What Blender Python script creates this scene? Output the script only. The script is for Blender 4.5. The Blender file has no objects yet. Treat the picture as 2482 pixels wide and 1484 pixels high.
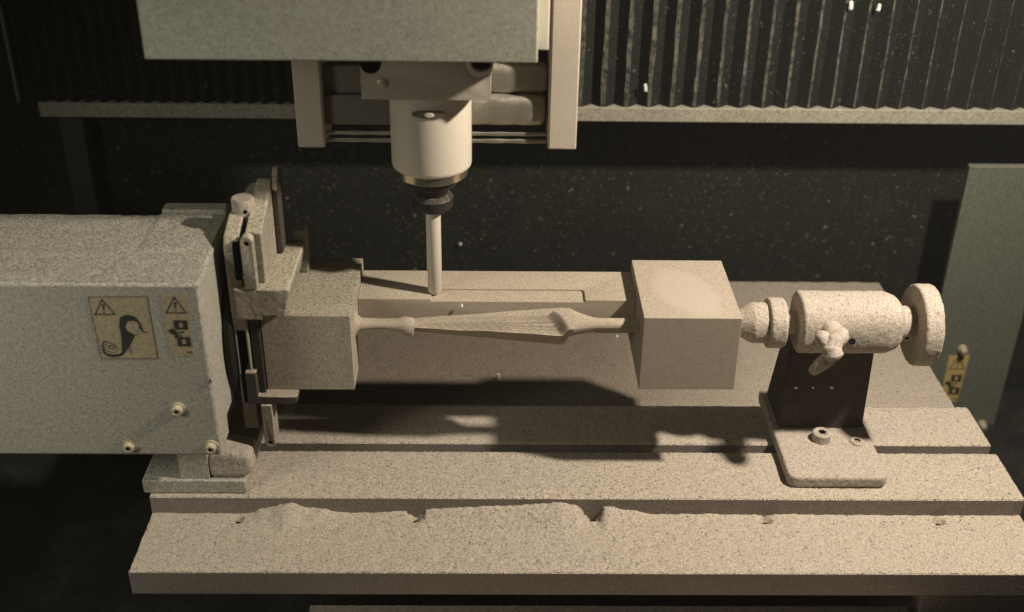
import bpy, bmesh, math, random
from mathutils import Vector, Matrix, noise
random.seed(7)
MM = 0.001
sc = bpy.context.scene
# ---------------------------------------------------------------- camera
cam_d = bpy.data.cameras.new("camera"); cam = bpy.data.objects.new("camera", cam_d)
sc.collection.objects.link(cam); sc.camera = cam
cam_d.sensor_width = 36.0; cam_d.lens = 2794.4/2481*36
cam_d.clip_start = 0.02; cam_d.clip_end = 20
def cam_matrix(p, y, r):
    cy, sy, cp, sp, cr, sr = math.cos(y), math.sin(y), math.cos(p), math.sin(p), math.cos(r), math.sin(r)
    Ry = Matrix(((cy, -sy, 0), (sy, cy, 0), (0, 0, 1)))
    P = Matrix(((1, 0, 0), (0, -sp, -cp), (0, cp, -sp)))
    Rr = Matrix(((cr, -sr, 0), (sr, cr, 0), (0, 0, 1)))
    M = Rr @ P @ Ry
    rows = [M[0], -Vector(M[1]), -Vector(M[2])]
    R = Matrix([tuple(v) for v in rows]).transposed()
    return Matrix.Translation((0, 0, 0.470)) @ R.to_4x4()
cam.matrix_world = cam_matrix(0.5126413, 0.016998, 0.01435994)
cam_d.dof.use_dof = True; cam_d.dof.focus_distance = 0.76; cam_d.dof.aperture_fstop = 6.3
# ---------------------------------------------------------------- light
w = bpy.data.worlds.new("World"); sc.world = w; w.use_nodes = True
w.node_tree.nodes["Background"].inputs[0].default_value = (1.0, 0.96, 0.87, 1)
w.node_tree.nodes["Background"].inputs[1].default_value = 0.017
def area(name, loc, target, size, watts, col, size_y=None):
    d = bpy.data.lights.new(name, 'AREA'); d.energy = watts; d.color = col
    d.shape = 'RECTANGLE' if size_y else 'DISK'; d.size = size*MM
    if size_y: d.size_y = size_y*MM
    o = bpy.data.objects.new(name, d); sc.collection.objects.link(o)
    o.location = Vector(loc)*MM
    o.rotation_euler = (Vector(target)-Vector(loc)).to_track_quat('-Z', 'Y').to_euler()
    return o
area("work_lamp", (400, 506, 520), (40, 680, 40), 32, 5.7, (1.0, 0.885, 0.76))
rl = area("cover_fill", (-520, 230, 360), (-330, 560, 110), 200, 0.34, (1.0, 0.97, 0.84)); rl.data.spread = math.radians(75)  # second lamp is an added unseen fill, narrowed onto the rotary cover
sc.view_settings.view_transform = 'Standard'; sc.view_settings.look = 'None'
sc.view_settings.exposure = 0; sc.view_settings.gamma = 1

# ---------------------------------------------------------------- materials
def mat(name, base, dust=(0.50, 0.43, 0.33), cover=0.7, side=0.12, rough=0.8, metal=0.0, grain=1.0, blotch=0.5,
        bump=0.25, dark=(0.10, 0.085, 0.065), specks=0.5, spots=0.0, mscale=400, oval=None, fc=1.0, grad=None):
    """paint or metal of colour base under sawdust: up-facing surfaces are covered by 'cover', upright ones by 'side'."""
    m = bpy.data.materials.new(name); m.use_nodes = True; nt = m.node_tree; N = nt.nodes; L = nt.links
    bs = N["Principled BSDF"]
    tc = N.new('ShaderNodeTexCoord')
    def nz(scale, det=3, ro=0.6):
        n = N.new('ShaderNodeTexNoise'); n.inputs['Scale'].default_value = scale
        n.inputs['Detail'].default_value = det; n.inputs['Roughness'].default_value = ro
        L.new(tc.outputs['Object'], n.inputs['Vector']); return n.outputs['Fac']
    def rmp(src, a, b, lo=0.0, hi=1.0):
        r = N.new('ShaderNodeMapRange'); r.inputs[1].default_value = a; r.inputs[2].default_value = b
        r.inputs[3].default_value = lo; r.inputs[4].default_value = hi; L.new(src, r.inputs[0]); return r.outputs[0]
    def mth(op, a, b):
        n = N.new('ShaderNodeMath'); n.operation = op
        for i, v in enumerate((a, b)):
            if isinstance(v, (int, float)): n.inputs[i].default_value = v
            else: L.new(v, n.inputs[i])
        return n.outputs[0]
    def mix(f, a, b):
        n = N.new('ShaderNodeMix'); n.data_type = 'RGBA'
        if isinstance(f, (int, float)): n.inputs[0].default_value = f
        else: L.new(f, n.inputs[0])
        for i, v in ((6, a), (7, b)):
            if isinstance(v, tuple): n.inputs[i].default_value = (*v, 1)
            else: L.new(v, n.inputs[i])
        return n.outputs[2]
    fine = nz(1050*grain, 2, 0.75); mid = nz(mscale*grain, 3, 0.7); big = nz(22*grain, 4, 0.6)
    geo = N.new('ShaderNodeNewGeometry'); sx = N.new('ShaderNodeSeparateXYZ'); L.new(geo.outputs['Normal'], sx.inputs[0])
    up = rmp(sx.outputs[2], 0.15, 0.75)
    amt = mth('ADD', mth('MULTIPLY', up, cover-side), side)
    # dust present where noise < amount
    nn = mth('ADD', mth('MULTIPLY', fine, 0.45), mth('ADD', mth('MULTIPLY', mid, 0.55-0.35*blotch), mth('MULTIPLY', big, 0.35*blotch)))
    thr = rmp(amt, 0, 1, 0.30, 0.72)
    f = mth('SUBTRACT', thr, nn); f = rmp(f, -0.07, 0.07)
    dcol = mix(rmp(fine, 0.33, 0.66), tuple(c*max(0.1, 1-0.55*fc) for c in dust), tuple(min(1, c*(1+0.42*fc)) for c in dust))
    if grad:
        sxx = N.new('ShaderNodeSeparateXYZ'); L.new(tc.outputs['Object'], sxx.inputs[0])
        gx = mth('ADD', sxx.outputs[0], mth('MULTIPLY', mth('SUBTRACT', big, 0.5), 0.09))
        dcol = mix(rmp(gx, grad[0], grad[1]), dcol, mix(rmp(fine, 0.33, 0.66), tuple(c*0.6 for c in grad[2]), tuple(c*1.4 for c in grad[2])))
    sp = rmp(mid, 0.60, 0.68, 0, specks)
    dcol = mix(sp, dcol, dark)
    bcol = mix(mth('ADD', mth('MULTIPLY', rmp(mid, 0.3, 0.7), 0.5), mth('MULTIPLY', rmp(fine, 0.33, 0.66), 0.5)), tuple(c*max(0.1, 1-0.38*fc) for c in base), tuple(c*(1+0.36*fc) for c in base))
    col = mix(f, bcol, dcol)
    if specks > 0.35: col = mix(mth('MULTIPLY', rmp(nz(560*grain, 3, 0.8), 0.56, 0.66), specks*0.6), col, dark)
    if spots:
        s1 = mth('ADD', rmp(nz(430, 4, 0.75), 0.60, 0.74, 0, spots), rmp(nz(170, 2, 0.5), 0.70, 0.78, 0, spots*0.7)); s2 = rmp(nz(11, 5, 0.7), 0.38, 0.66, 0.12, 0.75)
        col = mix(mth('MULTIPLY', s1, s2), col, (0.20, 0.19, 0.135))
    if oval:  # pale oval in the top's colour stands in for a glass reflection
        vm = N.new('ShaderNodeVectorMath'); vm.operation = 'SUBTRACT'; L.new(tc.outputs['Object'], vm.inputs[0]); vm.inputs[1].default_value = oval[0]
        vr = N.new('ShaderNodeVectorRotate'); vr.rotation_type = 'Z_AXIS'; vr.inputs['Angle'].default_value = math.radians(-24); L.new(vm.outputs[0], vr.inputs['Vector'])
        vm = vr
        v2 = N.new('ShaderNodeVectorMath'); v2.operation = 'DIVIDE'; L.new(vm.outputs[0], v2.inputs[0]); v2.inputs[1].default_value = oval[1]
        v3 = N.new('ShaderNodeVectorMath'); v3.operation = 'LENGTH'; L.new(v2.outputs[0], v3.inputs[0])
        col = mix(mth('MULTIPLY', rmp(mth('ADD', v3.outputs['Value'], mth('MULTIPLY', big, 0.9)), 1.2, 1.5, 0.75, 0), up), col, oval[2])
    L.new(col, bs.inputs['Base Color'])
    bs.inputs['Metallic'].default_value = 0
    if metal: L.new(rmp(f, 0, 1, metal, 0), bs.inputs['Metallic'])
    L.new(rmp(f, 0, 1, rough, 0.95), bs.inputs['Roughness'])
    bs.inputs['Specular IOR Level'].default_value = 0.25
    b = N.new('ShaderNodeBump'); b.inputs['Strength'].default_value = bump; b.inputs['Distance'].default_value = 0.0012
    L.new(nn, b.inputs['Height']); L.new(b.outputs[0], bs.inputs['Normal'])
    return m
D = (0.47, 0.40, 0.315)
M = dict(
    table = mat('dusty_aluminium', (0.20, 0.17, 0.14), D, 0.93, 0.28, 0.7, 0.0, bump=0.3, fc=1.6),
    sand = mat('wood_dust', (0.32, 0.27, 0.21), (0.425, 0.37, 0.292), 0.9, 0.8, 0.95, bump=0.45, specks=0.75, blotch=1.0, dark=(0.09, 0.072, 0.055), mscale=380, fc=0.7),
    cover = mat('dusty_grey_paint', (0.335, 0.318, 0.262), (0.40, 0.375, 0.30), 0.9, 0.34, 0.6, bump=0.15, specks=0.85, dark=(0.06, 0.06, 0.05), fc=1.3),
    plate = mat('grey_green_paint', (0.39, 0.395, 0.315), (0.38, 0.36, 0.285), 0.5, 0.25, 0.6, bump=0.08, specks=0.25, fc=0.9),
    beige = mat('beige_plate', (0.45, 0.395, 0.315), (0.42, 0.38, 0.30), 0.6, 0.2, 0.6, bump=0.05, specks=0.2, fc=0.35),
    nose = mat('cream_enamel', (0.60, 0.54, 0.43), (0.56, 0.50, 0.39), 0.4, 0.06, 0.35, bump=0.02, specks=0.1, mscale=200, fc=0.12),
    steel = mat('dull_steel', (0.40, 0.375, 0.30), (0.36, 0.34, 0.27), 0.4, 0.25, 0.42, 0.75, bump=0.25, specks=0, mscale=90, fc=0.5),
    shade = mat('dark_steel', (0.03, 0.027, 0.022), (0.3, 0.25, 0.18), 0.35, 0.04, 0.5, 0.2, bump=0.1),
    chuck = mat('dusty_dark_casting', (0.20, 0.185, 0.145), (0.48, 0.43, 0.32), 0.97, 0.42, 0.8, bump=0.5, specks=0.8),
    tail = mat('dust_caked_casting', (0.24, 0.205, 0.165), (0.42, 0.365, 0.295), 1.0, 0.72, 0.9, bump=0.7, specks=0.6, mscale=300, fc=0.7),
    tailf = mat('dust_caked_shaded', (0.055, 0.044, 0.034), (0.36, 0.30, 0.23), 0.9, 0.20, 0.9, bump=0.4, specks=0.3),  # darker copy for castings in shade, the shade put into the colour
    wood = mat('tooling_board', (0.32, 0.27, 0.205), (0.40, 0.34, 0.255), 0.95, 0.12, 0.85, bump=0.06, specks=0.2, fc=0.6),
    woodd = mat('tooling_board_dusted', (0.32, 0.28, 0.215), (0.37, 0.335, 0.25), 0.9, 0.1, 0.85, bump=0.4, specks=0.8),
    black = mat('black_bellows', (0.010, 0.011, 0.009), (0.03, 0.03, 0.023), 0.3, 0.3, 0.8, bump=0.2, specks=0, spots=2.2, fc=1.8),
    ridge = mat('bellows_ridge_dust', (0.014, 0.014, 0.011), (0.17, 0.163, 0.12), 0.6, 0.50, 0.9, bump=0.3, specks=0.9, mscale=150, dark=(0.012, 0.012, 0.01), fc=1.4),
    wall = mat('dark_wall', (0.013, 0.014, 0.0105), (0.05, 0.047, 0.035), 0.35, 0.25, 0.8, bump=0.3, specks=0, blotch=1.0, spots=2.6, fc=1.8),
    floor = mat('dark_floor', (0.012, 0.013, 0.011), (0.08, 0.075, 0.06), 0.35, 0.1, 0.8, bump=0.3, specks=0, blotch=1.0),
    bed = mat('shaded_dust_bed', (0.13, 0.105, 0.08), (0.18, 0.148, 0.11), 0.85, 0.4, 0.9, bump=0.5, specks=0.8, fc=1.3, grad=(0.03, 0.17, (0.33, 0.285, 0.225))),  # same dust: shade in the centre and light at right put into its colour
    rail = mat('dusty_rail', (0.16, 0.15, 0.115), (0.38, 0.355, 0.275), 0.9, 0.6, 0.8, bump=0.4, specks=0.8),
    column = mat('grey_green_column', (0.12, 0.13, 0.10), (0.25, 0.24, 0.18), 0.6, 0.2, 0.6, bump=0.15, specks=0.4, fc=1.6),
    label = mat('yellow_label', (0.36, 0.29, 0.165), (0.34, 0.30, 0.22), 0.4, 0.4, 0.6, bump=0.05, specks=0.5),
    print = mat('black_print', (0.03, 0.03, 0.025), (0.25, 0.22, 0.16), 0.3, 0.05, 0.6, bump=0.05, specks=0),
    brass = mat('brassy_screw', (0.62, 0.56, 0.38), (0.55, 0.48, 0.33), 0.6, 0.35, 0.35, 0.7, bump=0.3, fc=0.5),
    hole = mat('recess_shade_black', (0.008, 0.007, 0.006), D, 0.05, 0.01, 0.6, bump=0.0, specks=0),  # near-black colour painting the shade inside holes and the chuck gap
    ring = mat('turned_steel', (0.75, 0.68, 0.5), D, 0.1, 0.03, 0.25, 0.95, bump=0.03, specks=0, fc=0.3),
    woodr = mat('tooling_board_reflection_oval', (0.30, 0.255, 0.195), (0.37, 0.315, 0.24), 0.95, 0.15, 0.85, bump=0.06, specks=0.2, oval=((0.121, -0.004, 0.054), (0.019, 0.034, 0.04), (0.42, 0.362, 0.285)), fc=0.6),
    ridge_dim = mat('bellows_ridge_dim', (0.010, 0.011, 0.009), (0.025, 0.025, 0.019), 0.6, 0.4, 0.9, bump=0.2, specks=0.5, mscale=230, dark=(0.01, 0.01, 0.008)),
    label_small = mat('yellow_label_clean', (0.46, 0.34, 0.13), (0.4, 0.33, 0.2), 0.2, 0.15, 0.6, bump=0.05, specks=0.3),
    port_and_shade = mat('dim_brown_plate', (0.13, 0.115, 0.09), (0.2, 0.18, 0.14), 0.5, 0.25, 0.6, bump=0.1, specks=0.2),
    post = mat('dim_grey_post', (0.05, 0.052, 0.04), (0.1, 0.095, 0.07), 0.5, 0.2, 0.7, bump=0.15, specks=0.3),
    chip = mat('fleck_white', (0.85, 0.83, 0.74), (0.85, 0.83, 0.74), 0.5, 0.5, 0.7, bump=0.1, specks=0),
)

# ---------------------------------------------------------------- mesh helpers (all in millimetres)
class MB:
    def __init__(s): s.bm = bmesh.new()
    def poly_prism(s, pts, axis, a0, a1, mi=0):
        """pts in the two other axes (in xyz order), extruded along axis from a0 to a1"""
        def P(p, a):
            l = list(p); l.insert(axis, a); return Vector(l)
        v0 = [s.bm.verts.new(P(p, a0)) for p in pts]; v1 = [s.bm.verts.new(P(p, a1)) for p in pts]
        n = len(pts); fs = [s.bm.faces.new(v0), s.bm.faces.new(v1[::-1])]
        for i in range(n): fs.append(s.bm.faces.new((v0[i], v1[i], v1[(i+1) % n], v0[(i+1) % n])))
        for f in fs: f.material_index = mi
        return s
    def box(s, x0, x1, y0, y1, z0, z1, mi=0):
        return s.poly_prism([(x0, y0), (x1, y0), (x1, y1), (x0, y1)], 2, z0, z1, mi)
    def lathe(s, axis, c, prof, seg=40, mi=0, sq=2.0):
        """prof = [(along, radius)]; c = centre in the two other axes"""
        rings = []
        for a, r in prof:
            ring = []
            for k in range(seg):
                t = 2*math.pi*k/seg; ct, st = math.cos(t), math.sin(t)
                if sq != 2.0:
                    ct = math.copysign(abs(ct)**(2/sq), ct); st = math.copysign(abs(st)**(2/sq), st)
                l = [c[0]+r*ct, c[1]+r*st]; l.insert(axis, a); ring.append(s.bm.verts.new(l))
            rings.append(ring)
        for a, b in zip(rings, rings[1:]):
            for k in range(seg):
                f = s.bm.faces.new((a[k], a[(k+1) % seg], b[(k+1) % seg], b[k])); f.material_index = mi
        f = s.bm.faces.new(rings[0]); f.material_index = mi
        f = s.bm.faces.new(rings[-1][::-1]); f.material_index = mi
        return s
    def sheet(s, pts, axis, a, th, mi=0): return s.poly_prism(pts, axis, a, a-th, mi)
    def grid(s, xs, ys, fz, skirt=None, mi=0):
        V = [[s.bm.verts.new((x, y, fz(x, y))) for x in xs] for y in ys]
        for j in range(len(ys)-1):
            for i in range(len(xs)-1):
                s.bm.faces.new((V[j][i], V[j][i+1], V[j+1][i+1], V[j+1][i])).material_index = mi
        if skirt is not None:
            loop = V[0][:] + [r[-1] for r in V[1:]] + V[-1][-2::-1] + [r[0] for r in V[-2:0:-1]]
            low = [s.bm.verts.new((v.co.x, v.co.y, skirt)) for v in loop]
            for i in range(len(loop)):
                j = (i+1) % len(loop)
                s.bm.faces.new((loop[i], low[i], low[j], loop[j])).material_index = mi
        return s
    def xform(s, m): bmesh.ops.transform(s.bm, matrix=m, verts=s.bm.verts); return s
    def data(s, name, base, mats, smooth=40):
        bmesh.ops.recalc_face_normals(s.bm, faces=s.bm.faces)
        a = math.radians(smooth)
        for e in s.bm.edges:
            e.smooth = len(e.link_faces) == 2 and e.calc_face_angle(9) < a
        for f in s.bm.faces: f.smooth = True
        for v in s.bm.verts: v.co = (v.co - Vector(base))*MM
        me = bpy.data.meshes.new(name); s.bm.to_mesh(me); s.bm.free()
        for m in mats: me.materials.append(m)
        return me
def thing(name, label, cat, base, group=None, kind=None):
    o = bpy.data.objects.new(name, None); sc.collection.objects.link(o); o.empty_display_size = 0.02
    o.location = Vector(base)*MM; o['label'] = label; o['category'] = cat
    if group: o['group'] = group
    if kind: o['kind'] = kind
    o['base'] = [float(b) for b in base]
    return o
def base_of(o): return tuple(o['base'])
def part(name, mb, m, parent, bevel=0.0, smooth=40, label=None, kind=None, cut=None, cutmat=None):
    b = base_of(parent); mats = m if isinstance(m, (list, tuple)) else [m]
    me = mb.data(name, b, mats, smooth)
    o = bpy.data.objects.new(name, me); sc.collection.objects.link(o)
    if cut is not None:
        cme = cut.data('cutter', b, [cutmat or mats[0]], smooth); c = bpy.data.objects.new('cutter', cme); sc.collection.objects.link(c)
        md = o.modifiers.new('b', 'BOOLEAN'); md.object = c; md.operation = 'DIFFERENCE'; md.solver = 'EXACT'; md.material_mode = 'TRANSFER'
        bpy.context.view_layer.update()
        ev = o.evaluated_get(bpy.context.evaluated_depsgraph_get()); nm = bpy.data.meshes.new_from_object(ev)
        o.modifiers.clear(); o.data = nm; nm.name = name
        bpy.data.objects.remove(c); bpy.data.meshes.remove(cme)
    if bevel:
        md = o.modifiers.new('bevel', 'BEVEL'); md.width = bevel*MM; md.segments = 2; md.limit_method = 'ANGLE'; md.angle_limit = math.radians(40)
    o.parent = parent; o['base'] = list(b)
    if label: o['label'] = label
    if kind: o['kind'] = kind
    return o
def crust(o, voxel=0.8, amp=0.6, size=2.6):
    m = o.modifiers.new('remesh', 'REMESH'); m.mode = 'VOXEL'; m.voxel_size = voxel*MM; m.use_smooth_shade = True
    for k, (sz, a) in enumerate(((size*2.6, amp), (size, amp*0.8))):
        t = bpy.data.textures.new('crust', 'CLOUDS'); t.noise_scale = sz*MM; t.noise_depth = 2
        d = o.modifiers.new('crust', 'DISPLACE'); d.texture = t; d.strength = a*MM; d.mid_level = 0.5; d.texture_coords = 'LOCAL'
    return o
def solo(name, mb, m, base, label=None, cat=None, group=None, kind=None, bevel=0, smooth=40):
    mats = m if isinstance(m, (list, tuple)) else [m]
    o = bpy.data.objects.new(name, mb.data(name, base, mats, smooth)); sc.collection.objects.link(o); o.location = Vector(base)*MM
    if bevel:
        md = o.modifiers.new('bevel', 'BEVEL'); md.width = bevel*MM; md.segments = 2; md.limit_method = 'ANGLE'
    o['base'] = [float(b) for b in base]
    if label: o['label'] = label
    if cat: o['category'] = cat
    if group: o['group'] = group
    if kind: o['kind'] = kind
    return o
def copy_part(o, parent, dx, dy, dz):
    c = o.copy(); sc.collection.objects.link(c); c.parent = parent; c.location = o.location + Vector((dx, dy, dz))*MM
    return c
def fr(a, b, step): 
    n = max(1, int(round((b-a)/step))); return [a+(b-a)*i/n for i in range(n+1)]
def nz(x, y, z=0): return noise.noise(Vector((x, y, z)))
def arc(cx, cy, r, a0, a1, n=6): return [(cx+r*math.cos(math.radians(a0+(a1-a0)*i/n)), cy+r*math.sin(math.radians(a0+(a1-a0)*i/n))) for i in range(n+1)]

# ================================================================ setting
solo('floor', MB().grid(fr(-900, 900, 30), fr(0, 1100, 30), lambda x, y: -165+4*nz(x/60, y/60)), M['floor'], (0, 500, -165), kind='structure')
solo('back_wall', MB().box(-900, 900, 962, 980, -170, 420), M['wall'], (0, 970, -170), kind='structure')
solo('side_wall', MB().box(-520, -505, 300, 962, -170, 420), M['wall'], (-510, 600, -170), kind='structure')
solo('side_wall', MB().box(560, 575, 300, 962, -170, 420), M['wall'], (565, 600, -170), kind='structure')

# added thin volume standing in for the milky veil of the window glass
hz = bpy.data.materials.new('added_haze'); hz.use_nodes = True; hz.node_tree.nodes.clear()
ho = hz.node_tree.nodes.new('ShaderNodeOutputMaterial'); hv = hz.node_tree.nodes.new('ShaderNodeVolumePrincipled')
hv.inputs['Color'].default_value = (0.92, 0.92, 0.86, 1); hv.inputs['Density'].default_value = 0.017; hv.inputs['Anisotropy'].default_value = 0.0
hz.node_tree.links.new(hv.outputs[0], ho.inputs['Volume'])
solo('added_haze', MB().box(-1000, 1000, -150, 1200, -1200, 900), hz, (0, 500, 0), kind='stuff', label='thin added volume standing in for the veil of the window glass')

# ================================================================ table
tb = thing('machine_table', 'long dust-covered stepped metal table with slots, under the rotary unit and tailstock', 'machine table', (60, 700, -31))
XL, XR = -220, 343
part('bed_plate', MB().box(XL, XR, 531, 905, -31, -18), M['table'], tb, 0.6)
part('front_lip', MB().box(XL-.3, XR+.3, 529.5, 531.6, -31.4, -13.9), M['table'], tb, 0.5)
PITS = [(-164, 578.5), (-50, 580.5), (64, 582), (176, 579.5), (288, 579)]
def interp(x, pts):
    if x <= pts[0][0]: return pts[0][1]
    for (a, p), (b, q) in zip(pts, pts[1:]):
        if x <= b:
            t = (x-a)/(b-a); t = t*t*(3-2*t); return p+(q-p)*t
    return pts[-1][1]
MOUND = [(-158, 0), (-148, 4), (-132, 8.5), (-116, 4.5), (-92, 0.6), (-76, 1.2), (-58, 2.5), (-20, 5.5), (5, 7), (44, 9.6), (52, 8), (58, 4), (64, 1), (72, 7), (88, 4), (104, 0.4), (340, 0.2)]
def near_dust(x, y):
    z = -13.2 + 0.55*nz(x/9, y/9) + 0.35*nz(x/2.6, y/2.6, 3) + 0.4*nz(x/1.3, y/1.3, 5)
    z += (0.7*max(0, nz(x/30, y/12, 8)))
    d = 584-y; h = interp(x, MOUND)
    z += h*math.exp(-(d/ (4.0+0.9*h))**2)*(1+0.12*nz(x/3, y/3))
    for px, py in PITS:
        r = math.hypot((x-px)*1.0, (y-py)*0.9)
        if r < 6.5: z = min(z, -13.4-6.5*max(0, 1-r/(4.0+0.9*nz(x/2, y/2)))**0.6)
    e = y-533
    kk = max(0, 1-abs(x-40)/120)*max(0, 1-abs(e-6)/8)
    if kk > 0: z += 1.6*kk*nz(x/3.4, y/2.2, 31)
    if e < 2: z += (e-2)*0.12 + 0.35*nz(x/2, y/2, 9)
    return z
part('dust_layer', MB().grid(fr(XL+.6, XR-.6, 1.0), fr(529.9, 583.9, 0.95), near_dust, -18.0), M['sand'], tb, smooth=80, kind='stuff')
for i, (px, py) in enumerate(PITS):
    if i == 0: h0 = part('screw_hole_shade', MB().lathe(2, (px, py), [(-17.95, 3.0), (-17.5, 3.0)], 20), M['hole'], tb)  # black disc painting the darkness at the bottom of each pit
    else: copy_part(h0, tb, px-PITS[0][0], py-PITS[0][1], 0)
def bar_dust(y0, y1, seed, rough=0.0):
    def f(x, y):
        z = 0.1 + 0.35*nz(x/8, y/8, seed) + 0.3*nz(x/2.4, y/2.4, seed+3) + 0.25*nz(x/1.2, y/1.2, seed)
        e = min(y-y0, y1-y)
        k = max(0, 1-abs(x-20)/110)*rough
        if e < 7 and k > 0 and y-y0 < 12: z += 1.9*k*nz(x/2.2, y/4.5, 21)-0.6*k
        if e < 1.5: z -= (1.5-e)*0.5*(0.6+nz(x/2, 0, seed))
        return z
    return f
part('clamping_bar', MB().box(XL, XR, 584, 634, -18, -0.6), M['table'], tb, 0.5)
part('dust_layer', MB().grid(fr(XL+.4, XR-.4, 1.1), fr(584.4, 633.6, 1.05), bar_dust(584.4, 633.6, 2, 1.0), -0.9), M['sand'], tb, smooth=80, kind='stuff')
part('clamping_bar', MB().box(XL, XR, 643, 690, -18, -0.6), M['table'], tb, 0.5)
part('dust_layer', MB().grid(fr(XL+.4, XR-.4, 1.6), fr(643.4, 689.6, 1.6), bar_dust(643.4, 689.6, 5), -0.9), M['sand'], tb, smooth=80, kind='stuff')
def crumbs(n, x0, x1, y0, y1, f, seed, cx=None):
    mb = MB(); rd = random.Random(seed)
    for _ in range(n):
        x = rd.uniform(x0, x1) if cx is None or rd.random() < 0.35 else max(x0, min(x1, rd.gauss(cx, 70)))
        y = rd.uniform(y0, y1); z = f(x, y); q = rd.uniform(0.35, 0.75)*(1.7 if rd.random() < 0.06 else 1)
        vs = [mb.bm.verts.new((x+q*rd.uniform(.5, 1.2)*math.cos(a), y+q*rd.uniform(.5, 1.2)*math.sin(a), z-0.1)) for a in (0.3, 2.4, 4.4)]
        t = mb.bm.verts.new((x+rd.uniform(-.3, .3), y+rd.uniform(-.3, .3), z+q*rd.uniform(.6, 1.1)))
        for i in range(3): mb.bm.faces.new((vs[i], vs[(i+1) % 3], t))
        mb.bm.faces.new(vs[::-1])
    return mb
part('loose_crumbs', crumbs(3000, XL+3, XR-3, 532, 581, near_dust, 3, 0), M['sand'], tb, smooth=5, kind='stuff')
part('loose_crumbs', crumbs(2600, -155, XR-3, 586, 632, bar_dust(584.4, 633.6, 2, 1.0), 4, 20), M['sand'], tb, smooth=5, kind='stuff')
def bed_dust(x, y): return -13 + 0.4*nz(x/12, y/12, 4) + 0.45*nz(x/3, y/3, 2)
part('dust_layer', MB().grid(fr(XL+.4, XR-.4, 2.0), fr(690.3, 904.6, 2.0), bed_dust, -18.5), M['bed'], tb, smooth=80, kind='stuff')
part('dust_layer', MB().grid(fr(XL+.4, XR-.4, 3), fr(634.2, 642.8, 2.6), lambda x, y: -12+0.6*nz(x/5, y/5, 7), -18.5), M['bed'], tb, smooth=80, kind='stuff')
part('table_leg', MB().box(266, 342, 532, 620, -110, -31.2), M['table'], tb, 0.6)
lt = thing('lower_slide', 'lit dusty slab just under the front edge of the machine table', 'slide', (70, 490, -80))
part('slide_plate', MB().box(-115, 262, 420, 540, -80, -50.8), M['table'], lt, 0.5)
part('dust_layer', MB().grid(fr(-114.5, 261.5, 2), fr(500, 539.5, 2), lambda x, y: -50+0.5*nz(x/3, y/3, 1), -51), M['sand'], lt, smooth=80, kind='stuff')

# ================================================================ rotary unit
ru = thing('rotary_unit', 'large grey dust-covered rotary head with two yellow warning labels and three bolts', 'rotary unit', (-230, 640, 0))
cv = part('cover', MB().box(-420, -163.3, 560, 584, 50.6, 167).box(-420, -164.5, 584.05, 650, 60, 167.1), M['cover'], ru, 1.6)
part('rear_lid', MB().poly_prism([(-206, 650.05), (-166, 650.05), (-166, 662), (-206, 662)], 2, 110, 170.5), M['cover'], ru, 1.5)
part('top_dust', MB().grid(fr(-400, -166, 1.8), fr(562.5, 649, 1.8), lambda x, y: 167.3+0.9*max(-.2, nz(x/14, y/9, 3))+0.3*nz(x/2.6, y/2.6)+ (0.9 if (y > 600 and x > -206) else 0)
     - (3 if (y > 649 and x < -207) else 0), 166.5), M['cover'], ru, smooth=80, kind='stuff')
part('seam_strip', MB().box(-163.2, -162.6, 559.2, 572, 103, 106), M['cover'], ru, 0.2)
def screw(x, y, z, r, parent, cat=None):
    mb = MB().lathe(1, (x, z), [(y, r*1.15), (y-.8, r*1.15), (y-.9, r*.8), (y-3.4, r*.8), (y-4, r*.62)], 18)
    return part('screw', mb, M['brass'], parent, smooth=30, cut=MB().lathe(1, (x, z), [(y-6, r*.36), (y-2, r*.36)], 6), cutmat=M['hole'])
s1 = screw(-185, 560, 84.5, 4.0, cv)
copy_part(s1, cv, -32, 0, -26.5); copy_part(s1, cv, 16.5, 0, -27)
def outline(p, t):
    """a closed line of thickness t along polygon p, as quads"""
    out = []; n = len(p)
    for i in range(n):
        a, b = Vector(p[i]), Vector(p[(i+1) % n]); d = (b-a).normalized(); q = Vector((-d.y, d.x))*t/2; e = d*t/2
        out.append([tuple(a-e+q), tuple(a-e-q), tuple(b+e-q), tuple(b+e+q)])
    return out
def ring(cx, cz, r, t, n=18, sx=1.0):
    pts = [(cx+r*sx*math.cos(2*math.pi*k/n), cz+r*math.sin(2*math.pi*k/n)) for k in range(n)]
    return outline(pts, t)
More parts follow.
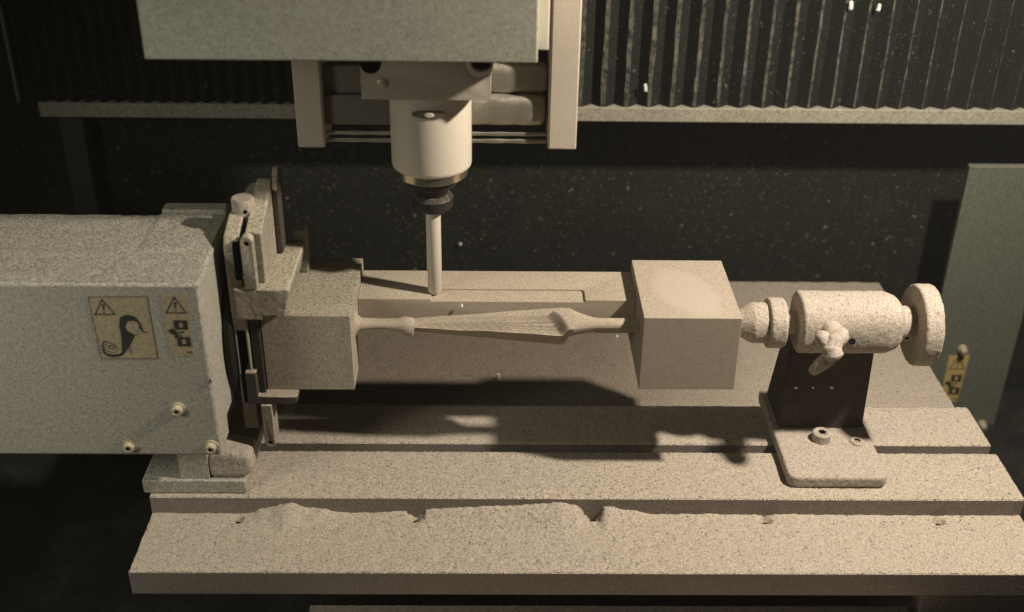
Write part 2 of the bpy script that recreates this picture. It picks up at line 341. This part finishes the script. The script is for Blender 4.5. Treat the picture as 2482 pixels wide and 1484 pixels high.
def warning_a():
    mb = MB(); sh = [(-224.6, 158.9), (-192.1, 159.5), (-191.6, 119.1), (-223.8, 118.9)]
    mb.sheet(sh, 1, 559.95, 0.12)
    pr = outline(sh, 0.35)
    pr += outline([(-217.3, 157.4), (-211.6, 148), (-222.5, 147.9)], 0.75)
    pr += [[(-218.0, 154.6), (-216.3, 154.6), (-216.9, 150.6), (-217.6, 150.6)], [(-217.8, 149.9), (-216.8, 149.9), (-216.8, 148.9), (-217.8, 148.9)]]
    # head of hair and long strand drawn into a roller
    pr += [[(-210.3, 136.2), (-210.4, 141.2), (-209.1, 146.2), (-206.6, 147.5), (-205.4, 143.4), (-207.1, 139.5)],
           [(-206.6, 147.5), (-203.6, 147.8), (-202.6, 143.9), (-205.4, 143.4)], [(-203.6, 147.8), (-200.8, 146.8), (-200.4, 143.4), (-202.6, 143.9)],
           [(-200.8, 146.8), (-199.2, 144.4), (-199.1, 141.2), (-200.4, 143.4)], [(-199.2, 144.4), (-198.0, 141.7), (-198.6, 137.3), (-199.3, 140.5)],
           [(-198.0, 141.7), (-197.3, 137.2), (-197.3, 136), (-198.6, 137.3)], [(-197.4, 137), (-195.1, 136.4), (-195.1, 136), (-197.3, 136)],
           [(-210.3, 136.2), (-207.1, 139.5), (-205.9, 137.2), (-202.4, 134.9), (-203.7, 132.0), (-206.4, 127.3), (-210.7, 129.5)],
           [(-210.7, 129.5), (-206.4, 127.3), (-208.9, 124.1), (-211.5, 123.3)], [(-211.5, 123.3), (-208.9, 124.1), (-211.3, 121.1), (-213.4, 120.4), (-213.2, 122.1)],
           [(-213.2, 122.1), (-213.4, 120.4), (-216.9, 119.9), (-217.6, 121.7)], [(-217.6, 121.7), (-216.9, 119.9), (-220.2, 120.6), (-220.4, 122.6)],
           [(-220.4, 122.6), (-220.2, 120.6), (-222.2, 122.9), (-221.4, 125.4)], [(-221.4, 125.4), (-222.2, 122.9), (-222.4, 126.8), (-221.3, 127.6)],
           [(-221.3, 127.6), (-222.4, 126.8), (-221.3, 130), (-220.6, 129.2)], [(-220.6, 129.2), (-221.3, 130), (-218.8, 131.1), (-218.7, 130.3)]]
    pr += ring(-217.2, 126.2, 3.1, 0.35, 16, 1.15) + ring(-217, 126.6, 1.2, 0.5, 10, 1.4)
    pr += [[(-202.9, 139.8), (-202.2, 139.8), (-202.2, 139.2), (-202.9, 139.2)], [(-201.4, 137.6), (-200.4, 137.2), (-200.5, 136.8), (-201.5, 137.1)],
           [(-202.4, 134.9), (-200.0, 135.6), (-199.9, 135.2), (-202.2, 134.4)], [(-206.8, 126.9), (-206.3, 127), (-205.6, 122.4), (-206.2, 122.3)],
           [(-199.5, 140.5), (-199.9, 138.3), (-199.5, 138.3), (-199.2, 140.4)]]
    for p in pr: mb.sheet(p, 1, 559.80, 0.06, 1)
    return mb
def warning_b(ox=0.0, oz=0.0, y=560.0, k=1.0, cx=-177.5, cz=141.0):
    mb = MB()
    def T(p): return [(ox+(a-cx)*k+cx, oz+(b-cz)*k+cz) for a, b in p]
    mb.sheet(T([(-184.8, 160.7), (-170.1, 161.0), (-171.4, 121.2), (-183.9, 120.8)]), 1, y-.05, 0.12)
    pr = outline([(-177.4, 159.2), (-171.8, 149.3), (-182.9, 149.2)], 0.7)
    pr += [[(-178.2, 156), (-176.6, 156), (-177.1, 152), (-177.8, 152)], [(-177.9, 151.2), (-177, 151.2), (-177, 150.3), (-177.9, 150.3)]]
    def gear(cx_, cz_, w, h):
        q = []; t = 1.6
        q += [[(cx_-w, cz_+h), (cx_+w, cz_+h), (cx_+w, cz_+h-t), (cx_-w, cz_+h-t)], [(cx_-w, cz_-h+t), (cx_+w, cz_-h+t), (cx_+w, cz_-h), (cx_-w, cz_-h)],
              [(cx_-w, cz_+h-t), (cx_-w+t*1.7, cz_+h-t), (cx_-w+t*1.7, cz_-h+t), (cx_-w, cz_-h+t)], [(cx_+w-t*1.7, cz_+h-t), (cx_+w, cz_+h-t), (cx_+w, cz_-h+t), (cx_+w-t*1.7, cz_-h+t)]]
        return q
    pr += gear(-175.9, 141.4, 3.8, 3.1) + gear(-175.5, 130.5, 3.8, 3.1)
    pr += [[(-183.4, 138.2), (-180.6, 139.2), (-178.4, 136.6), (-180.2, 134.6), (-182.9, 136.2)], [(-180.2, 134.6), (-178.4, 136.6), (-178.8, 133.6), (-180.3, 132.2)],
           [(-178.4, 136.6), (-174, 137.6), (-175.4, 136), (-178.6, 135.6)], [(-178.6, 134.9), (-175.9, 134.9), (-176.6, 133.7), (-178.8, 133.9)],
           [(-174.4, 124), (-171.8, 124), (-171.8, 123), (-174.4, 123)]]
    for p in pr: mb.sheet(T(p), 1, y-.20, 0.06, 1)
    return mb
part('warning_label', warning_a(), [M['label'], M['print']], cv, label='large yellow label of long hair caught in a roller, under a warning triangle')
part('warning_label', warning_b(), [M['label'], M['print']], cv, label='narrow yellow label of a hand caught between two gears, under a warning triangle')
# foot and bracket
part('foot', MB().box(-224, -158.5, 587, 680, 0.6, 10.5), M['cover'], ru, 0.7)
part('bracket', MB().box(-200, -181, 589, 672, 10.5, 62), M['cover'], ru, 0.7)
crust(part('gusset', MB().poly_prism([(-181, 11), (-158, 11), (-153, 16), (-154, 28), (-172, 31), (-181, 27)], 1, 589, 612), M['tail'], ru, 3.0))
# chuck
part('faceplate', MB().lathe(0, (648, 97), [(-164.4, 50), (-163, 52), (-160, 52), (-158.5, 50)], 64), M['hole'], ru, smooth=50)
part('slide_column', MB().poly_prism([(603, 40), (690, 40), (690, 172), (624, 180), (606, 174), (603, 168)], 0, -158.4, -149.5), M['chuck'], ru, 1.0,
     cut=MB().box(-156.5, -151.5, 590, 640, 60, 112).box(-152.8, -149, 590, 640, 147, 171), cutmat=M['hole'])
crust(part('jaw', MB().poly_prism([(-155, 142.5), (-122, 142.5), (-122, 139), (-125.5, 124), (-139, 124), (-139, 121), (-155, 121)], 1, 600, 666), M['chuck'], ru, 0.8, label='upper jaw on top of the left wood block'), 0.8, 0.6, 2.2)
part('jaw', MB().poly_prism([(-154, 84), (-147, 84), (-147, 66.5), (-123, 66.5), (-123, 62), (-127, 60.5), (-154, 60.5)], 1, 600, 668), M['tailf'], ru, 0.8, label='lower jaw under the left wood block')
part('guide_block', MB().poly_prism([(607.5, 143), (661, 143), (661, 178)]+arc(654, 183, 7, 0, 110, 5)+[(607.5, 176)], 0, -146, -136.5), M['chuck'], ru, 0.8)
part('guide_finger', MB().poly_prism([(-147.6, 142.7), (-140.4, 142.7), (-140.4, 173.4)]+arc(-144, 173.4, 3.6, 0, 180, 8)+[(-147.6, 173.4)], 1, 599.5, 606.2), M['chuck'], ru, 0.4,
     cut=MB().lathe(1, (-143.8, 172.5), [(590, 1.4), (606, 1.4)], 14), cutmat=M['hole'])
part('guide_finger', MB().poly_prism([(-146, 60.4), (-139.4, 60.4), (-139.4, 31)]+arc(-142.7, 31, 3.3, 0, -180, 8), 1, 599, 614), M['chuck'], ru, 0.4,
     cut=MB().lathe(1, (-142.7, 32), [(590, 1.3), (606, 1.3)], 14), cutmat=M['hole'])
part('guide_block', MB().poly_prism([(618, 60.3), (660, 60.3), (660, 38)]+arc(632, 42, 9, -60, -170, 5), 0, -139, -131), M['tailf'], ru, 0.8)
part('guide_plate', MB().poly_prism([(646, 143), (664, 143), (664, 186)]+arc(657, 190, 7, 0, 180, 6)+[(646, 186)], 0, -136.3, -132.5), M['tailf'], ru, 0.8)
part('jaw_stem', MB().box(-148.5, -143, 604, 640, 66, 121), M['shade'], ru, 0.5)
part('clamp_knob', MB().lathe(2, (-150.5, 630), [(173, 5), (175, 5), (175.2, 6.6), (187, 6.9), (188.4, 6.2)], 28), M['tail'], ru, 0.4, smooth=50,
     cut=MB().lathe(1, (-148.2, 181.5), [(616, 1.3), (628, 1.3)], 14), cutmat=M['hole'])
part('rear_plate', MB().box(-131, -121, 664, 676, 120, 150), M['chuck'], ru, 1.0)

# ================================================================ workpiece
wp = thing('milled_workpiece', 'pale board with square end blocks and a paddle shape milled between, clamped over the table', 'workpiece', (0, 646, 66))
part('end_block', MB().poly_prism([(608, 66.5), (636, 66.5), (638, 90), (644, 94), (685.5, 94), (685.5, 120), (608, 120)], 0, -142.5, -88), M['woodd'], wp, 0.35, label='left end block, dusty, gripped by the jaws')
part('end_block', MB().box(91, 151.2, 608, 685.5, 68, 120), M['woodr'], wp, 0.35, label='right end block with a pale oval reflection painted on its top')
part('side_bar', MB().box(-87.9, 90.9, 646, 685.5, 86.5, 111), M['wood'], wp, 0.3,
     cut=MB().poly_prism([(-41, 640), (58, 640)]+arc(55, 657.5, 3, 0, 90, 4)+[(-41, 660.5)], 2, 109.4, 115))
def blade():
    mb = MB(); NX, NY = 150, 34
    P0 = [(-51, 105.5), (-26, 107), (-1, 108.6), (26, 110.9), (41, 112.2), (47, 112.0)]
    P1 = [(-51, 104.4), (-26, 106), (-1, 107.6), (18, 108.2), (30, 108.4), (47, 108.6)]
    P2 = [(-51, 103.9), (-22, 102.4), (-1, 101.6), (18, 100.6), (38, 99.8), (47, 99.5)]
    def lin(x, p):
        for (a, q), (b, r) in zip(p, p[1:]):
            if x <= b: return q+(r-q)*max(0, (x-a)/(b-a))
        return p[-1][1]
    def section(x):
        col = []; z0, z1, z2 = lin(x, P0), lin(x, P1), lin(x, P2)
        sh_ = 4.5*max(0, 1-(x+51)/60); z0 -= .6*sh_; z1 -= .6*sh_; z2 -= .6*sh_
        y1, y2 = 630.5+sh_, 622.5+sh_; un = 6.0+(x+51)/98*11.5; un = un*(1-0.8*max(0, min(1, (x-44.5)/2.5)))
        col.append((643, z0-10)); col.append((642, z0-6.5)); col.append((633.8+sh_*0.5, z0)); col.append((y1, z1+max(0, x-36)*0.12))  # back edge extended out of view to close a gap in the shadow
        for j in range(1, NY+1):
            t = j/NY; y = y1+(y2-y1)*t; z = z1+(z2-z1)*t
            xe = 34.5+12.0*math.sqrt(t)             # right end of the milled hollow
            wall = max(0, min(1, (x-xe+4.5)/5.4)); wall = wall*wall*(3-2*wall)
            solid = 112.0-9.0*t
            g = 0.52*math.sin((t*6.5+x*0.032)*2*math.pi)*max(0, min(1, (t-0.12)*4))*min(1, 0.35+(1-t)*4)*min(1, max(0, (x+55)/14))
            d = (1.3+2.6*max(0, min(1, (x-8)/26)))*math.sin(math.pi*min(1, t*0.9))*min(1, max(0, (x+52)/10))
            col.append((y, (z-d+g)*(1-wall)+max(z, solid)*wall))
        col.append((y2+0.9*un*0.5, z2-un*0.5)); col.append((y2+0.9*un, z2-un)); col.append((642, z2-un+3))
        return col
    rows = [(x, section(x)) for x in [-51+98*i/NX for i in range(NX+1)]]
    last = rows[-1][1]; cy, cz, rr = 628, 103.2, 4.4
    ly = sum(p[0] for p in last)/len(last); lz = sum(p[1] for p in last)/len(last); ly, lz = 628.5, 102.5
    for i in range(1, 25):
        k = i/24; sk = 1-(1-k)**1.7; col = []
        for y, z in last:
            a = math.atan2(z-lz, y-ly); col.append((y+(cy+rr*math.cos(a)-y)*sk, z+(cz+rr*math.sin(a)-z)*sk))
        rows.append((47+20*k, col))
    rows.append((91.1, rows[-1][1]))
    V = [[mb.bm.verts.new((x, y, z)) for y, z in col] for x, col in rows]
    for a, b in zip(V, V[1:]):
        n = len(a)
        for j in range(n): mb.bm.faces.new((a[j], b[j], b[(j+1) % n], a[(j+1) % n]))
    mb.bm.faces.new(V[0]); mb.bm.faces.new(V[-1][::-1])
    return mb
part('blade', blade(), M['wood'], wp, smooth=50)
def loft(secs, seg=28):
    mb = MB(); rings = []
    for x, cy, cz, ry, rz in secs:
        rings.append([mb.bm.verts.new((x, cy+ry*math.cos(2*math.pi*k/seg), cz+rz*math.sin(2*math.pi*k/seg))) for k in range(seg)])
    for a, b in zip(rings, rings[1:]):
        for k in range(seg): mb.bm.faces.new((a[k], b[k], b[(k+1) % seg], a[(k+1) % seg]))
    mb.bm.faces.new(rings[0]); mb.bm.faces.new(rings[-1][::-1]); return mb
part('shaft', loft([(-88.1, 629, 102.5, 12, 9), (-86.5, 629, 102.5, 7, 5), (-84, 629, 102.5, 5, 3.4), (-70, 629, 102.4, 4.4, 3.1), (-60, 629, 101.6, 4.8, 4.4), (-57.5, 629, 101.2, 5.4, 6.2), (-51.8, 629, 100.2, 5.4, 6.4), (-50.5, 629, 103, 4, 2)]), M['wood'], wp, smooth=60)

# ================================================================ tailstock
ts = thing('tailstock', 'dust-caked tailstock with round handwheel and cone centre pressed against the right wood block', 'tailstock', (225, 640, 0))
def rrect(x0, x1, y0, y1, r): return arc(x1-r, y1-r, r, 0, 90, 4)+arc(x0+r, y1-r, r, 90, 180, 4)+arc(x0+r, y0+r, r, 180, 270, 4)+arc(x1-r, y0+r, r, 270, 360, 4)
crust(part('foot', MB().poly_prism(rrect(191.5, 257, 594.5, 700, 6), 2, 0.6, 9), M['tail'], ts, 1.4))
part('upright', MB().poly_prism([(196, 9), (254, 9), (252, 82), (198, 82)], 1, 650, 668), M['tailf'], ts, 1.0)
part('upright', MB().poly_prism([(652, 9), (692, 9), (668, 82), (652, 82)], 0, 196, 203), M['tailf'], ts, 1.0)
crust(part('housing', MB().lathe(0, (641, 99), [(194, 17.6), (195.4, 19), (250, 19), (257, 16.5), (260, 13.5)], 56, sq=2.5), M['tail'], ts, smooth=50))
part('sleeve', MB().lathe(0, (641, 98), [(258, 11.5), (266, 11.5), (267, 11), (271, 10)], 40), M['tail'], ts, smooth=50,
     cut=MB().lathe(1, (264, 93), [(622, 1.4), (640, 1.4)], 12), cutmat=M['hole'])
crust(part('handwheel', MB().lathe(0, (641, 97), [(269.5, 22), (269.2, 25.2), (270.5, 26.6), (280, 26.6), (281.5, 25.6), (281.5, 18), (278, 16)], 72), M['tail'], ts, 0.6, smooth=50))
crust(part('quill', MB().lathe(0, (641, 98), [(185, 7.5), (195.5, 7.5)], 32), M['tail'], ts, smooth=50))
crust(part('collar', MB().lathe(0, (641, 98), [(174.6, 13), (175, 15.6), (176, 16.4), (184.5, 16.4), (185.8, 15.6), (186, 11)], 48), M['tail'], ts, smooth=50))
crust(part('cone_centre', MB().lathe(0, (641, 98), [(151.4, 3), (152.5, 6), (163.5, 12.4), (165.5, 13.2), (174.7, 13.2)], 48), M['tail'], ts, smooth=40))
lv = part('clamp_lever', MB().lathe(1, (212, 103), [(627, 7), (613, 6.5), (611, 5)], 20), M['tail'], ts, 0.8, smooth=60)
def blob(chain, seg=18):
    mb = MB(); rings = []
    n = len(chain)
    for i, (p, r) in enumerate(chain):
        p = Vector(p); a = Vector(chain[max(0, i-1)][0]); b = Vector(chain[min(n-1, i+1)][0]); d = (b-a).normalized()
        u = d.orthogonal().normalized(); v = d.cross(u)
        rings.append((p, r, d))
    ref = Vector((0, 1, 0))
    vs = []
    for p, r, d in rings:
        u = (ref-d*ref.dot(d)).normalized(); v = d.cross(u)
        vs.append([mb.bm.verts.new(p+(u*math.cos(2*math.pi*k/seg)+v*math.sin(2*math.pi*k/seg))*r) for k in range(seg)])
    for a, b in zip(vs, vs[1:]):
        for k in range(seg): mb.bm.faces.new((a[k], b[k], b[(k+1) % seg], a[(k+1) % seg]))
    mb.bm.faces.new(vs[0]); mb.bm.faces.new(vs[-1][::-1]); return mb
crust(part('lever_arm', blob([((217, 615, 108), 3), ((215, 612, 106), 5.2), ((210, 608.5, 103.5), 5.6), ((208, 605, 100), 6.2), ((209, 603, 96.5), 6.6), ((210, 602.5, 94.5), 4.5)]), M['tail'], lv, smooth=70), 0.8, 0.9, 2.5)
crust(part('lever_knuckle', blob([((202, 616, 105), 3), ((203, 613, 104), 5), ((206, 609, 101.5), 5), ((207, 607, 100), 3)]), M['tail'], lv, smooth=70), 0.8, 0.9, 2.5)
crust(part('lever_grip', blob([((208, 604, 95), 4.5), ((204.5, 604.5, 91.5), 4.6), ((201, 605.5, 86.5), 4.0), ((198.8, 606.3, 83), 3.2), ((198, 606.6, 81.8), 1.8)]), M['tail'], lv, smooth=70), 0.8, 0.8, 2.5)
part('set_screw', MB().lathe(1, (225.8, 96), [(627, 2.2), (621.0, 2.2)], 16), M['hole'], ts)
def cap(x, y, z, r, h):
    return MB().lathe(2, (x, y), [(z, r), (z+h-.8, r), (z+h, r-.8)], 28), MB().lathe(2, (x, y), [(z+h-2.5, r*.42), (z+h+3, r*.42)], 6)
a, b = cap(222, 636.5, 9, 6.3, 6.5); part('screw', a, M['tail'], ts, smooth=40, cut=b, cutmat=M['hole'])
a, b = cap(246, 634, 9, 5.0, 1.4); part('screw', a, M['tail'], ts, smooth=40, cut=b, cutmat=M['hole'])

# ================================================================ spindle head
sh = thing('milling_spindle', 'cream spindle with cutting tool hanging below a grey-green cover plate', 'spindle head', (-39, 656, 280))
part('front_cover', MB().box(-187, 22, 600, 672, 281, 360), M['plate'], sh, 1.0)
part('cover_flange', MB().box(22.1, 29.5, 638, 672, 276.5, 360), M['nose'], sh, 0.8)
pl = part('spindle_mount', MB().box(-76, -3, 626, 696, 251, 300), M['beige'], sh, 0.8,
     cut=MB().lathe(1, (-9.5, 272), [(620, 8), (627.5, 8), (627.6, 5.6), (645, 5.6)], 32).lathe(1, (-70, 272), [(620, 6), (640, 6)], 28), cutmat=M['hole'])
def eccentric_ring(c0, r0, c1, r1, y0, y1, n=40):
    mb = MB(); V = []
    for (c, r_) in ((c0, r0), (c1, r1)):
        for y in (y0, y1): V.append([mb.bm.verts.new((c[0]+r_*math.cos(2*math.pi*k/n), y, c[1]+r_*math.sin(2*math.pi*k/n))) for k in range(n)])
    for k in range(n):
        q = (k+1) % n
        for a, b in ((0, 1), (1, 3), (3, 2), (2, 0)): mb.bm.faces.new((V[a][k], V[a][q], V[b][q], V[b][k]))
    return mb
part('counterbore_lit_crescent', eccentric_ring((-9.5, 272), 7.95, (-8.4, 273.2), 6.0, 626.3, 632), M['nose'], sh, smooth=40)  # off-centre pale ring added as the lit crescent of the counterbore wall
part('screw', MB().lathe(1, (-64, 261), [(626, 2.6), (624.6, 2.4), (624.2, 1.6)], 16), M['brass'], sh, smooth=40)
CX, CY = -38.9, 655.7
part('nose', MB().lathe(2, (CX, CY), [(251.2, 21), (250, 24.3), (202.5, 24.3), (200.6, 23.9), (199.4, 22.6)], 96), M['nose'], sh, smooth=50)
part('port', MB().lathe(1, (CX, 240.5), [(640, 9.5), (630.8, 9.5), (630.6, 9.0)], 40).xform(Matrix.Translation((0, 0, 240.5)) @ Matrix.Scale(0.25, 4, (0, 0, 1)) @ Matrix.Translation((0, 0, -240.5))), M['port_and_shade'], sh, smooth=40)
part('port_screw', MB().lathe(1, (CX+0.5, 240.3), [(636, 3.0), (630.2, 3.0), (629.9, 2.4)], 20).xform(Matrix.Translation((0, 0, 240.3)) @ Matrix.Scale(0.5, 4, (0, 0, 1)) @ Matrix.Translation((0, 0, -240.3))), M['nose'], sh, smooth=40)
part('nose_ring', MB().lathe(2, (CX, CY), [(199.4, 21.8), (194.6, 21.8), (193.9, 21)], 64), M['ring'], sh, smooth=40)
part('collet_chuck', MB().lathe(2, (CX, CY), [(194.2, 16), (188, 15), (184, 10), (180.5, 9)], 48), M['shade'], sh, smooth=40)
part('collet_nut', MB().lathe(2, (CX, CY), [(181, 8), (180, 11.5), (178.5, 12.8), (173.5, 12.8), (171, 11), (170, 6)], 40), M['shade'], sh, smooth=40)
part('cutter', MB().lathe(2, (CX, CY), [(170, 4.7), (128, 4.7), (127.6, 4.5), (112.5, 4.5), (110.6, 3.0)], 32), M['nose'], sh, smooth=50)

cg = thing('spindle_carriage', 'carriage frame of two upright beige plates with shiny steel way covers behind the spindle', 'carriage', (-36, 700, 200))
part('side_plate', MB().box(32.5, 50.5, 680, 760, 200, 400), M['beige'], cg, 1.2, label='right upright, brightly lit')
part('side_plate', MB().box(-124, -107, 680, 760, 200, 400), M['beige'], cg, 1.2, label='left upright, in the shade')
def wavy_tube(zc, yc, r, amp, ph, x0, x1):
    mb = MB(); rings = []; seg = 30
    for x in fr(x0, x1, 1.5):
        k = 1+amp*math.sin(x/9.0*2*math.pi/2+ph)
        e = min(x-x0, x1-x); t = 1-0.25*max(0, 1-e/3)**2
        se = lambda v: math.copysign(abs(v)**0.55, v)
        rings.append([mb.bm.verts.new((x, yc+0.7*r*k*t*se(math.cos(2*math.pi*j/seg)), zc+r*k*t*se(math.sin(2*math.pi*j/seg)))) for j in range(seg)])
    for a, b in zip(rings, rings[1:]):
        for j in range(seg): mb.bm.faces.new((a[j], b[j], b[(j+1) % seg], a[(j+1) % seg]))
    mb.bm.faces.new(rings[0]); mb.bm.faces.new(rings[-1][::-1]); return mb
part('way_cover', wavy_tube(241.5, 697, 9.2, 0.015, 0, -74, 31.5), M['steel'], cg, smooth=60)
part('shade_plate', MB().box(-106.8, -62, 690, 696, 232.6, 250), M['port_and_shade'], cg, 0.6)  # dark plates added here, the front cover's shade put into their colour
part('shade_plate', MB().box(-106.8, -45, 687, 693, 213, 232), M['port_and_shade'], cg, 0.6)
part('way_cover', wavy_tube(222.5, 692, 9.6, 0.02, 1, -44, 30.5), M['steel'], cg, smooth=60)
part('guide_rod', wavy_tube(207.4, 688, 1.2, 0.1, 1, -106.8, 32), M['steel'], cg, smooth=60)
part('guide_rod', wavy_tube(202.6, 688, 1.3, 0.1, 2, -106.8, 32), M['steel'], cg, smooth=60)
part('back_plate', MB().box(-106.8, 32.3, 712, 718, 201, 400), M['shade'], cg)

# ================================================================ bellows, rail, posts
bl = thing('bellows', 'black accordion bellows with dust on its upright folds along the back', 'bellows', (30, 900, 150))
def fold(xa, xb, capw):
    mb = MB(); xm = (xa+xb)/2; h = capw/2
    zs = [153.8+ (400-153.8)*i/24 for i in range(25)]
    pts = []
    for i, z in enumerate(zs):
        j = 0.8*nz(z/40, xm, 3) + 0.35*nz(z/9, xm, 5); h = capw/2*(1+0.5*nz(z/7, xm, 9))
        pts.append([(xa, 898, z), (xm-h+j, 890.6, z), (xm+h*0.9+j, 890.8, z), (xb, 898, z)])
    V = [[mb.bm.verts.new(p) for p in r] for r in pts]
    for a, b in zip(V, V[1:]):
        for k in range(3):
            f = mb.bm.faces.new((a[k], a[k+1], b[k+1], b[k])); f.material_index = 1 if k == 1 else 0
    return mb
x = 77.3-18.5*5
k = 0
while x < 460:
    part('fold', fold(x, x+18.5, max(0.7, 3.9-0.011*max(0, x-80))), [M['black'], M['ridge']], bl, smooth=20); x += 18.5
x = 77.3-18.5*5
while x > -372:
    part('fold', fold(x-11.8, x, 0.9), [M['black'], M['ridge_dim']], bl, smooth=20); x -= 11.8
part('end_strip', MB().box(x-3, x-0.5, 890, 910, 153.8, 400), M['column'], bl)
cr = solo('cross_rail', MB().box(-368, 540, 890, 961, 141.5, 153.6), M['rail'], (60, 897, 141), 'long level dusty rail running right across under the bellows', 'rail', bevel=0.8)
solo('support_post', MB().box(-372, -352, 935, 955, -160, 141), M['post'], (-362, 945, -160), 'thin dim upright post behind the grey rotary unit at left', 'post', bevel=1)
sc_ = thing('side_column', 'grey-green upright column behind the handwheel bearing a small yellow warning label', 'column', (440, 910, -165))
scb = part('column_body', MB().box(399.5, 478, 900, 907, -165, 101), M['column'], sc_, 1.0)
part('warning_label', warning_b(ox=606, oz=-252.5, y=900, k=1.3), [M['label_small'], M['print']], sc_)
a = part('screw', MB().lathe(1, (429.5, -79), [(900, 4.5), (898, 4.5), (897.5, 3.2), (893, 3.2), (892.2, 2.2)], 24), M['brass'], sc_, smooth=40)
copy_part(a, sc_, 36, 0, -84)
# dark tube standing in for a curved shadow on the floor at left
hs = solo('floor_shadow_band', blob([((-470, 700, -152), 9), ((-430, 660, -150), 9), ((-380, 610, -150), 9), ((-330, 570, -151), 9), ((-270, 530, -152), 9), ((-200, 500, -153), 9)]), M['wall'], (-330, 600, -160), 'dark band standing in for a shadow curving over the floor at lower left', 'shadow band')

# ================================================================ loose chips, and three white flecks added in place of reflections
CH = [(119.5, 887.5, 171.5, 3.2, 8, 'upright white chip stuck on the lower bellows right of the carriage'),
      (273.5, 887.5, 238.6, 3.4, 9, 'white chip high on the bellows, left of the pair at top right'),
      (295.5, 887.5, 236.9, 3.4, 7, 'white chip high on the bellows, right of the pair at top right'),
      (-21.4, 643.6, 107.5, 1.9, 3.6, 'white chip on the front edge of the side bar right of the cutter'),
      (2.8, 743.1, -10.5, 2.6, 6.5, 'large white chip on the shadowed table below the milled blade'),
      (200.7, 719.3, -11, 2.2, 2.6, 'round white chip on the table between right block and tailstock'),
      (-32.2, 957, -3.3, 2.6, 3.4, 'small white chip on the dark wall just right of the cutter'),
      (203.3, 649.4, 42.7, 3.0, 1.7, 'small white fleck standing in for a reflection on the dark upright of the tailstock, left of three'),
      (215.0, 649.4, 42.8, 2.0, 1.6, 'small white fleck standing in for a reflection on the dark upright of the tailstock, middle of three'),
      (227.6, 649.4, 42.9, 2.8, 1.7, 'small white fleck standing in for a reflection on the dark upright of the tailstock, right of three'),
      (99.8, 806.9, -12, 2.0, 2.0, 'small pale chip on the brown table left of the right block')]
for x, y, z, ww, hh, lab in CH:
    mb = MB(); random.seed(int(x*10)+5)
    bmesh.ops.create_icosphere(mb.bm, subdivisions=1, radius=1)
    for v in mb.bm.verts:
        v.co = Vector((v.co.x*random.uniform(.7, 1.1), v.co.y, max(-.8, min(.8, v.co.z*1.3))*random.uniform(.85, 1.1))); v.co = Vector((x+v.co.x*ww*.62, y+v.co.y*ww*.4, z+v.co.z*hh*.58)) + Vector((nz(v.co.x*2, v.co.y*2, x), 0, nz(v.co.z*2, v.co.y, x)))*0.5 + Vector((-v.co.z*ww*.12, 0, 0))
    solo('white_fleck', mb, M['chip'], (x, y, z), lab, 'chip', group='white chips flung about the machine, and added reflection flecks', smooth=5)
bpy.context.view_layer.update()
for o in bpy.data.objects:
    if 'base' in o: del o['base']
